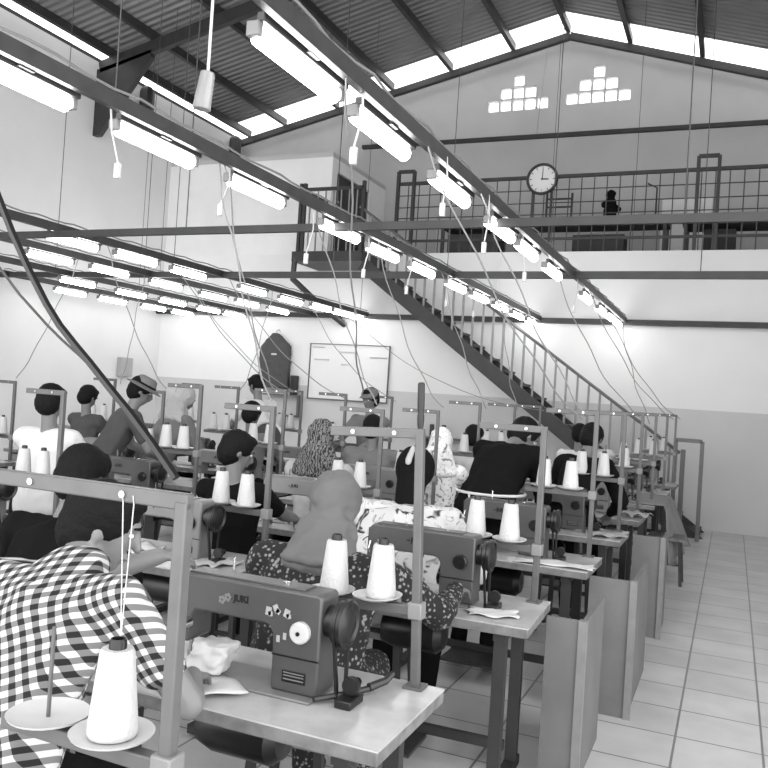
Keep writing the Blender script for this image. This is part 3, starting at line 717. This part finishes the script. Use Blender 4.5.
cords = [((-1.5, 2.9, 2.88), (-2.25, 4.87, 1.6), .15), ((-2.8, 3.95, 2.9), (-2.9, 4.85, 1.6), .15), ((-2.8, 3.9, 2.9), (-2.15, 3.57, 1.55), .1),
         ((-1.5, 3.85, 2.9), (-.82, 4.9, 1.55), .15), ((-1.5, 4.8, 2.9), (-.78, 4.9, 1.55), .1), ((-1.5, 6.9, 2.9), (-.7, 7.2, 1.55), .2),
         ((-1.5, 8.9, 2.9), (-.6, 9.6, 1.55), .2), ((-1.5, 10.0, 2.9), (-.6, 10.8, 1.55), .2), ((-1.5, 11.5, 2.9), (-.75, 8.4, 1.5), .1),
         ((-2.8, 5.1, 2.9), (-2.15, 4.9, 1.55), .1), ((-2.8, 6.2, 2.9), (-2.1, 6.1, 1.55), .2), ((-2.8, 7.8, 2.9), (-2.1, 7.3, 1.55), .1),
         ((-5.7, 6.2, 2.9), (-4.8, 6.1, 1.55), .15), ((-5.7, 7.3, 2.9), (-3.5, 6.1, 1.55), .15), ((-5.7, 8.3, 2.9), (-3.5, 7.25, 1.55), .2),
         ((-5.7, 9.3, 2.9), (-4.8, 7.3, 1.55), .2), ((-5.7, 10.3, 2.9), (-3.5, 8.5, 1.55), .2), ((-5.7, 11.4, 2.9), (-2.1, 9.8, 1.55), .3),
         ((-6.75, 6.9, 2.9), (-6.35, 5.8, 1.55), .1), ((-6.75, 8.0, 2.9), (-6.3, 7.2, 1.55), .1), ((-6.75, 9.0, 2.9), (-4.8, 8.7, 1.55), .2), ((-2.8, 10.2, 2.9), (-2.1, 8.5, 1.55), .2)]
for i, (p, q, s) in enumerate(cords):
    near = 'the %s lamp rail' % ('right' if p[0] > -2 else 'second' if p[0] > -3 else 'third' if p[0] > -6 else 'fourth')
    k = ordn[sum(1 for c in cords[:i] if round(c[0][0], 1) == round(p[0], 1))]
    fine('power_cord', sag(p, q, s), .005, CORD, 'thin grey cord slanting down from %s, %s from the front' % (near, k), 'cord', 'power cords')

# ------------------------------------------------------------ people
UP = V((0, 0, 1))
def rotm(yaw, pitch=0, roll=0):  # yaw about z, pitch>0 leans forward (towards +Y)
    return Matrix.Rotation(yaw, 3, 'Z') @ Matrix.Rotation(-pitch, 3, 'X') @ Matrix.Rotation(roll, 3, 'Y')
def person(label, head, yaw=0, hyaw=0, hpitch=.35, stand=False, scale=1, shirt=GREYC, sleeve='short', trousers=DARKC, hair='short', scarf=None,
           hands=None, vox=.011, skin=SKIN, extra=None, cap=None, lean=None, seat=True, bulk=1.0, nlean=None):
    nlean_in = nlean; S = scale; hx, hy, hz = head
    zp = (.93 if stand else .56) * S; tl = .47 * S; nl = .175 * S
    def nla(l): return nlean_in if nlean_in is not None else min(l * .8, .9)
    def hgt(l): return zp + tl * math.cos(l) + nl * math.cos(nla(l))
    if lean is None:
        lean = .05
        if hgt(.05) < hz: zp += hz - hgt(.05)
        else:
            a, c = .05, 1.35
            for _ in range(30):
                md = (a + c) / 2
                if hgt(md) > hz: a = md
                else: c = md
            lean = a
    else: zp += hz - hgt(lean)
    fwd = Matrix.Rotation(yaw, 3, 'Z') @ V((0, 1, 0)); sd = Matrix.Rotation(yaw, 3, 'Z') @ V((1, 0, 0))
    nlean = nla(lean)
    off = tl * math.sin(lean) + nl * math.sin(nlean)
    H = V((hx, hy, hz)); P = V((hx, hy, 0)) - fwd * off; P.z = zp
    root = empty('person', (P.x, P.y, 0), 0, label, 'person'); O = V((P.x, P.y, 0))
    T = rotm(yaw, lean); up = T @ UP; tf = T @ V((0, 1, 0))
    NB = P + up * tl                      # neck base
    HM = rotm(yaw + hyaw, hpitch)
    SH = {s: P + up * (tl - .055 * S) + sd * s * .175 * S * bulk ** .5 for s in (-1, 1)}
    def q(p): return p - O
    # legs
    if stand:
        kn = {s: V((P.x, P.y, 0)) + sd * s * .1 + fwd * .02 + UP * zp * .52 for s in (-1, 1)}
        an = {s: V((P.x, P.y, 0)) + sd * s * .11 - fwd * .02 + UP * .09 for s in (-1, 1)}
    else:
        kn = {s: V((P.x, P.y, 0)) + sd * s * .13 + fwd * .4 * S + UP * min(zp - .02, .52) for s in (-1, 1)}
        an = {s: V((P.x, P.y, 0)) + sd * s * .12 + fwd * .36 * S + UP * .09 for s in (-1, 1)}
    # arms by two bone IK
    if hands is None:
        hands = {s: P + fwd * (.52 if not stand else .5) + sd * s * .13 + UP * ((.80 if not stand else .9) - zp) for s in (-1, 1)}
        for s in hands: hands[s].z = .82 if not stand else max(.85, hz - .55)
        hands = {1: hands[1], -1: hands[-1]}
    else: hands = {k: V(v) for k, v in hands.items()}
    la, lb_ = .28 * S, .25 * S; EL = {}
    for s in (-1, 1):
        d = hands[s] - SH[s]; D = d.length
        if D > (la + lb_) * .98: hands[s] = SH[s] + d.normalized() * (la + lb_) * .98; d = hands[s] - SH[s]; D = d.length
        dn = d.normalized(); a = (la * la - lb_ * lb_ + D * D) / (2 * D); hh = math.sqrt(max(0, la * la - a * a))
        pole = (sd * s * .7 - UP * .7 - fwd * .1); pole = (pole - dn * pole.dot(dn)).normalized()
        EL[s] = SH[s] + dn * a + pole * hh
    # body
    b = MB(); B = bulk
    b.hull(q(P), q(P + up * .16), (.15, .11, .11, T), (.125, .09, .1, T)); b.hull(q(P + up * .16), q(P + up * .36 * S), (.125, .09, .1, T), (.155, .1, .1, T))
    b.hull(q(SH[-1]), q(SH[1]), .05, .05); b.hull(q(P + up * .3), q(NB - up * .03), (.14, .09, .1, T), (.07, .06, .05, T))
    b.hull(q(NB - up * .03), q(H - HM @ V((0, .01, .04))), .052, .05)
    def hp(x, y, z): return q(H + HM @ V((x, y, z)) * S)
    b.ell(hp(0, -.012, .02), (.076 * S, .093 * S, .088 * S), 16, HM)
    b.hull(hp(0, .03, -.0), hp(0, .045, -.075), (.06, .055, .06, HM), (.034, .03, .028, HM))
    b.hull(hp(0, .08, .02), hp(0, .099, -.02), .011, .014); b.ell(hp(0, .083, -.052), (.024, .012, .009), 10, HM)
    b.ell(hp(0, .07, .035), (.05, .018, .012), 10, HM)
    for s in (-1, 1): b.ell(hp(s * .074, -.005, -.005), (.009, .017, .027), 10, HM @ Matrix.Rotation(s * .3, 3, 'Z'))
    for s in (-1, 1):
        b.hull(q(SH[s]), q(EL[s]), .05 * S, .04 * S); b.hull(q(EL[s]), q(hands[s]), .04 * S, .026 * S)
        fd = (hands[s] - EL[s]).normalized(); fd = (fd * .8 + V((0, 0, -.25)) + fwd * .3).normalized()
        ax = fd.cross(UP).normalized(); nn = ax.cross(fd).normalized(); HMm = Matrix((ax, fd, nn)).transposed()
        pc = hands[s] + fd * .05
        b.hull(q(hands[s]), q(hands[s] + fd * .075), (.026, .02, .017, HMm), (.038, .015, .012, HMm), 8)
        for k in range(4):
            o = ax * (k - 1.5) * .021; l1 = (.033, .04, .038, .03)[k] * (1 if s > 0 else 1)
            a0 = hands[s] + fd * .08 + o; a1 = a0 + fd * l1 - nn * .012 + o * .1; a2 = a1 + fd * l1 * .6 - nn * .025
            b.hull(q(a0), q(a1), .0095, .0085, 6); b.hull(q(a1), q(a2), .0085, .0075, 6)
        th = hands[s] + fd * .03 - ax * s * .025; t1 = th - ax * s * .03 + fd * .03 - nn * .01; t2 = t1 + fd * .028 - ax * s * .004 - nn * .008
        b.hull(q(th), q(t1), .012, .0105, 6); b.hull(q(t1), q(t2), .0105, .009, 6)
        b.hull(q(P + sd * s * .085), q(kn[s]), .085 * S, .055 * S); b.hull(q(kn[s]), q(an[s]), .05 * S, .036 * S)
        b.hull(q(an[s] - UP * .03), q(an[s] + fwd * .14 - UP * .055), .034, .028)
    body = remesh(b, 'body', skin, vox, root, smooth=2)
    # clothes
    c = MB(); g = .018
    c.hull(q(P - up * .03), q(P + up * .18), (.165 * B, .13 * B, .1, T), (.15 * B, .115 * B, .1, T)); c.hull(q(P + up * .18), q(P + up * .36 * S), (.15 * B, .115 * B, .1, T), (.175 * B, .12, .1, T))
    c.hull(q(SH[-1]), q(SH[1]), .068, .068); c.hull(q(P + up * .3), q(NB - up * .035), (.165 * B, .12, .1, T), (.085, .075, .035, T))
    for s in (-1, 1):
        el = .62 if sleeve == 'short' else 1
        c.hull(q(SH[s]), q(SH[s].lerp(EL[s], el)), .068 * S, .058 * S)
        if sleeve == 'long': c.hull(q(EL[s]), q(EL[s].lerp(hands[s], .93)), .056 * S, .038 * S)
        if sleeve == 'none': pass
    remesh(c, 'shirt', shirt, max(vox, .011), root, disp=.022, dscale=.09)
    tr_ = MB(); tr_.hull(q(P - UP * .02), q(P + up * .05), (.168, .13, .1, T), (.15, .115, .05, T))
    for s in (-1, 1):
        tr_.hull(q(P + sd * s * .085), q(kn[s]), .1 * S, .07 * S); tr_.hull(q(kn[s]), q(an[s]), .068 * S, .052 * S)
    remesh(tr_, 'trousers', trousers, .016, root, disp=.015)
    for s in (-1, 1):
        sh = MB(); sh.hull(q(an[s] - UP * .05 - fwd * .03), q(an[s] + fwd * .15 - UP * .055), (.04, .045, .032), (.038, .04, .028)); sh.build('shoe', BLACK, root)
    if hair in ('short', 'full', 'bun'):
        h = MB(); e = .006
        h.ell(hp(0, -.02, .035), (.088 * S, .1 * S, .09 * S), 18, HM); h.ell(hp(0, -.04, -.01), (.083 * S, .078 * S, .09 * S), 16, HM)
        h.ell(hp(0, .035, .085), (.06, .05, .03), 12, HM)
        if hair == 'full': h.ell(hp(0, -.05, -.02), (.086 * S, .075 * S, .085 * S), 14, HM); h.ell(hp(.0, .02, .055), (.088, .085, .07), 14, HM)
        if hair == 'bun': h.ell(hp(0, -.12, .02), (.045, .045, .045), 12, HM)
        remesh(h, 'hair', HAIR, .008, root, disp=.006, dscale=.02, smooth=2)
    if scarf:
        h = MB(); h.ell(hp(0, -.025, .025), (.094 * S, .112 * S, .108 * S), 18, HM); h.hull(hp(0, -.04, -.02), hp(0, -.05, -.11), (.09, .095, .09, HM), (.1, .09, .06, HM))
        h.hull(hp(0, -.06, -.09), q(NB - up * .07 - tf * .03), (.12, .1, .06, HM), ((.2 if scarf is not SCG else .13) * bulk ** .5, .115, .04, T)); 
        h.hull(hp(0, .04, -.1), q(NB - up * .06 + tf * .05), (.07, .04, .03, HM), (.13, .06, .05, T))
        remesh(h, 'headscarf', scarf, .009, root, disp=.022, dscale=.055, smooth=5)
    if scarf is None or True:
        for s in (-1, 1):
            ey = MB().ell(hp(s * .03, .0715, .012), (.012, .009, .006), 10, HM).build('eye', EYEW, root)
            MB().ell(hp(s * .03, .079, .012), (.0055, .003, .005), 8, HM).build('pupil', BLACK, ey)
            MB().hull(hp(s * .016, .086, .033), hp(s * .046, .074, .034), .0045, .003, 6).build('eyebrow', HAIR, root)
    if cap == 'hat':
        k = MB(); k.lathe([(0, .13), (.05, .13), (.078, .115), (.092, .05), (.094, .045), (.15, .03), (.152, .036), (.098, .055)], (0, 0, 0), 'Z', 28)
        o = k.build('hat', GREYC, root); o.matrix_local = Matrix.Translation(q(H)) @ HM.to_4x4(); MB().lathe([(.0935, .05), (.0945, .05), (.0915, .07), (.0905, .07)], n=28, closed=True).build('hat_band', DARKC, o)
    if cap == 'cap':
        k = MB(); k.ell(hp(0, -.01, .05), (.09, .1, .075), 16, HM); k.hull(hp(-.04, .08, .045), hp(.04, .08, .045), (.03, .05, .006, HM), (.03, .05, .006, HM))
        remesh(k, 'cap', GREYC, .01, root)
    if cap == 'undercap':   # black knitted hood tied at the back with a pale cloth
        k = MB(); k.ell(hp(0, -.02, .01), (.105, .115, .12), 18, HM); k.hull(hp(0, -.03, -.05), q(NB), (.085, .085, .06), (.08, .07, .03)); remesh(k, 'knitted_hood', DARKC, .012, root, disp=.008)
    if extra: extra(root, q, P, up, tf, sd, fwd, NB, H, HM)
    if not stand and seat:
        a = math.degrees(yaw); hst = zp - .10 - .0
        stool(P.x, P.y, 0, max(.3, hst), ' '.join(('stool under the ' + label.replace(',', '')).split()[:14])).rotation_euler = (0, 0, yaw)
    return root

def _old_ray(u, v, Y):
    r = RW @ V((u - 384, v - 384, F)); return V((0, 0, CH)) + r * (Y / r.y)

def checked_extra(root, q, P, up, tf, sd, fwd, NB, H, HM):
    c = MB(); c.hull(q(NB - up * .04), q(NB.lerp(H, .35) - UP * .02), (.13, .11, .055), (.085, .085, .05)); c.hull(q(NB - up * .05 - sd * .1), q(NB - up * .05 + sd * .1), (.07, .09, .05), (.07, .09, .05)); remesh(c, 'collar', GINGHAM, .008, root)
person('person in black and white checked shirt bent over the nearest machine', tuple(sub_ray(104, 528, 1.72)), yaw=.1, hyaw=-1.05, hpitch=.35, lean=.5, nlean=1.05, shirt=GINGHAM, sleeve='short', hair='short',
       hands={1: sub_ray(192, 676, 1.86), -1: sub_ray(160, 556, 2.05)}, vox=.0065, skin=SKIN2, bulk=1.12, extra=checked_extra, scale=1.03)
# cloth pieces on the first machine
c = MB(); 
for k in range(7): c.box((-1.40 + .003 * k, 2.05 + .004 * k, .775 + .012 * k), (.12, .09, .006), rz=.2 * math.sin(k * 2))
o = remesh(c, 'folded_cloth', WHITEC, .007, None, disp=.02, dscale=.04); tag(o, 'white stack of folded cloth pieces in the nearest machine', 'cloth')
m = MB(); vs = []; fs = []
for i in range(9):
    for j in range(7):
        vs.append((i * .02 - .08 + .004 * j, j * .022 - .06, .006 + .006 * math.sin(i * .9 + j * .7) + .008))
for i in range(8):
    for j in range(6): fs.append((i * 7 + j, (i + 1) * 7 + j, (i + 1) * 7 + j + 1, i * 7 + j + 1))
o = m.add(vs, fs).build('cloth_piece', WHITEC, ang=180); o.location = (-1.33, 1.97, TH + .003); o.rotation_euler = (0, 0, -.5); s_ = o.modifiers.new('t', 'SOLIDIFY'); s_.thickness = .003
tag(o, 'flat pale cloth piece on the table before the nearest machine', 'cloth')

def scrap(x, y, sx, sy, rz, m_, label, hgt=.006, z=TH + .0):
    nx, ny = 10, 8; a = random.random() * 6; vs = []; fs = []
    for i in range(nx + 1):
        for j in range(ny + 1):
            u, v_ = i / nx - .5, j / ny - .5
            vs.append((u * sx + .01 * math.sin(v_ * 9 + a), v_ * sy + .012 * math.sin(u * 8 + a), .004 + hgt * (1 + math.sin(u * 11 + a) * math.cos(v_ * 9 + a))))
    for i in range(nx):
        for j in range(ny): k = i * (ny + 1) + j; fs.append((k, k + ny + 1, k + ny + 2, k + 1))
    o = MB().add(vs, fs).build('cloth_piece', m_, ang=180); o.location = (x, y, z); o.rotation_euler = (0, 0, rz)
    q_ = o.modifiers.new('t', 'SOLIDIFY'); q_.thickness = .003; tag(o, label, 'cloth'); return o
scrap(-.86, 3.27, .2, .12, .3, WHITEC, 'white cloth piece at the right end of the table behind the nearest', .004)
scrap(-.85, 4.5, .42, .13, .1, WHITEC, 'long white cloth piece along the front of the third right table', .006)
scrap(-.75, 5.75, .26, .16, .2, LIGHTC, 'pale cloth on the right end of the fourth right table', .012)
scrap(-1.75, 2.1, .2, .3, .2, WHITEC, 'white cloth spread left of the nearest machine', .01)
scrap(-2.72, 3.3, .26, .2, -.3, WHITEC, 'white cloth under the needle of the second lane first machine', .02)
scrap(-2.25, 3.32, .16, .2, -.3, LIGHTC, 'pale cloth at the right end of the second lane first table', .01)
scrap(-2.35, 4.6, .3, .2, .4, WHITEC, 'white cloth beside the machine of the black T-shirt worker', .02)
scrap(-4.1, 4.6, .3, .25, .4, WHITEC, 'white cloth heap on the third lane second table', .03)
scrap(-4.0, 5.85, .3, .25, .4, WHITEC, 'white cloth on the third lane third table', .03)
scrap(-2.6, 5.9, .3, .25, .9, LIGHTC, 'pale cloth on the second lane third table', .03)
scrap(-.7, 7.0, .25, .2, .9, LIGHTC, 'pale cloth on the fifth right table', .02)
scrap(-5.3, 5.9, .35, .25, .5, WHITEC, 'white cloth on the nearest fourth lane table', .04)
SCG = mat('grey_scarf_cloth', .105, .85, noise=.1, nscale=5, bump=.5, bscale=9)
def veil_extra(root, q, P, up, tf, sd, fwd, NB, H, HM):
    c = MB(); c.hull(q(H - UP * .04 - fwd * .125), q(NB - up * .05 - tf * .13), (.012, .02, .02), (.12, .03, .02))
    remesh(c, 'scarf_tail', SCG, .011, root, disp=.03, dscale=.07)
person('person in plain grey headscarf and dark floral dress, seated behind the nearest machine', tuple(sub_ray(337, 507, 2.86)), yaw=.1, hpitch=.3, scale=1.08, lean=.25, nlean=.7, hands={1: V((-1.0, 3.2, .84)), -1: V((-1.75, 3.2, .84))}, shirt=FLORAL, sleeve='long', trousers=FLORAL, hair=None, scarf=SCG, bulk=1.45, extra=veil_extra, vox=.01)
def hood_extra(root, q, P, up, tf, sd, fwd, NB, H, HM):
    c = MB(); c.hull(q(H + HM @ V((0, -.12, .08))), q(H + HM @ V((0, -.15, -.0))), (.016, .01, .022, HM), (.02, .012, .022, HM)); remesh(c, 'cloth_tie', LIGHTC, .008, root)
person('person in black hood and white printed shirt behind the second machine', tuple(sub_ray(416, 471, 4.02)), yaw=.05, hpitch=.4, shirt=SKETCH, sleeve='long', hair=None, cap='undercap', bulk=1.55, scale=1.12, extra=hood_extra)
def apron_extra(root, q, P, up, tf, sd, fwd, NB, H, HM):
    m = MB(); pts = []
    for k in range(25):
        a = 2 * PI * k / 24; pts.append(q(P + up * .12 + sd * .22 * math.cos(a) + fwd * .205 * math.sin(a)))
    m.tube(pts, .009, 6); m.tube([q(P + up * .12 - fwd * .205 - sd * .02), q(P + up * .12 - fwd * .215 - UP * .05), q(P + up * .12 - fwd * .22 - UP * .04 + sd * .04)], .008, 6); m.build('apron_string', WHITEC, root)
person('person in black shirt with white apron string, bending over beside the stair', tuple(sub_ray(524, 436, 5.3)), yaw=-.3, hyaw=-.45, hpitch=.75, stand=True, nlean=1.2, shirt=BLACKSHIRT, sleeve='long', trousers=BLACKSHIRT, hair='short', extra=apron_extra, lean=.62, bulk=1.25, skin=SKIN)
person('person in dark top behind the one with the apron string', (-.98, 6.35, 1.38), yaw=-.2, hpitch=.7, stand=False, shirt=DARKC, sleeve='long', hair='short', lean=.7, vox=.014)
person('person with dark hair in white shirt at the far end, left of two heads', (-1.52, 9.0, 1.32), yaw=0, hpitch=.3, shirt=WHITEC, sleeve='short', hair='short', vox=.018)
person('person with dark hair at the far end, right of two heads below the stair', (-1.5, 10.0, 1.3), yaw=.1, hpitch=.3, shirt=WHITEC, sleeve='short', hair='short', vox=.018)
person('person in white top with black hair in the second lane below the stair', (-2.32, 7.7, 1.26), yaw=-.1, hpitch=.3, shirt=WHITEC, sleeve='short', hair='full', vox=.016)
person('person with black hair in black T-shirt, face turned right, second lane', (-2.58, 3.95, 1.24), yaw=.0, hyaw=-.75, hpitch=.4, shirt=BLACKSHIRT, sleeve='short', hair='short', skin=SKIN, vox=.009, bulk=1.1)
person('person in plain grey T-shirt seen from behind in the left half', (-4.08, 6.45, 1.36), yaw=0, hpitch=.25, shirt=GREYC, sleeve='short', hair='short', vox=.014)
person('person in mottled dark headscarf and pale blouse', (-2.71, 5.22, 1.28), yaw=.15, hyaw=.1, hpitch=.2, shirt=LIGHTC, sleeve='long', hair=None, scarf=LEOPARD, scale=1.05, bulk=1.15)
person('person in wide grey shirt with black hair, leaning forward mid hall', (-2.85, 6.45, 1.32), yaw=0, hpitch=.2, shirt=GREYC, sleeve='long', hair='short', bulk=1.45, vox=.014)
person('person with black hair low on the left behind the front stand bar', (-2.45, 2.62, 1.2), yaw=.1, hpitch=.3, shirt=BLACKSHIRT, sleeve='short', hair='full', scale=1.1)
person('person in grey hat and dark vest on the left', (-4.4, 5.28, 1.52), yaw=-.6, hyaw=-.3, hpitch=.45, stand=True, lean=.5, shirt=MIDC, sleeve='short', hair='short', cap='hat', trousers=GREYC, vox=.014)
person('person at the left edge with black hair and white shirt', (-4.05, 4.0, 1.43), yaw=.1, hpitch=.3, stand=False, shirt=WHITEC, sleeve='short', hair='short', vox=.014, bulk=1.2)
person('person in pale shirt standing below the jacket, looking down left', (-4.93, 7.83, 1.63), yaw=1.1, hyaw=.3, hpitch=.4, stand=True, shirt=WHITEC, sleeve='short', hair='short', lean=.4, vox=.014)
person('person in cap facing the camera in front of the whiteboard', (-3.44, 7.65, 1.56), yaw=PI - .2, hpitch=.3, stand=True, shirt=GREYC, sleeve='short', hair='short', cap='cap', lean=.1, vox=.014)
person('person in pale headscarf and grey coat bending left of centre', (-4.88, 6.5, 1.45), yaw=-.4, hpitch=.5, stand=True, lean=.5, shirt=GREYC, sleeve='long', hair=None, scarf=LIGHTC, vox=.016, bulk=1.3, trousers=GREYC)
person('person in pale printed headscarf in the second lane', (-2.22, 6.45, 1.24), yaw=0, hpitch=.3, shirt=LFLORAL, sleeve='long', hair=None, scarf=LFLORAL, vox=.014)
person('person in dark shirt beside the hat wearer at the far left', (-6.0, 6.4, 1.40), yaw=-.1, hpitch=.5, shirt=MIDC, sleeve='long', hair='short', vox=.016)

# round backed chair seen left of the mottled scarf
t = empty('round_back_chair', (-4.35, 7.2, 0), label='grey round-backed chair with pale rim in the left half', cat='chair')
MB().lathe([(0, -.02), (.17, -.02), (.17, .02), (0, .02)], (0, 0, 1.08), 'Y', 28).build('backrest', MIDC, t)
MB().tube([(.175 * math.cos(a * PI / 12), 0, 1.08 + .19 * math.sin(a * PI / 12)) for a in range(-6, 19)], .016, 8).build('rim', WHITEP, t)
MB().box((0, .2, .45), (.4, .4, .04)).build('seat', MIDC, t, bevel=.01)
for a in (-1, 1):
    MB().beam((a * .16, .02, 0), (a * .12, 0, 1.0), .025, .025).build('leg', STEEL, t); MB().beam((a * .17, .36, 0), (a * .17, .36, .44), .025, .025).build('leg', STEEL, t)
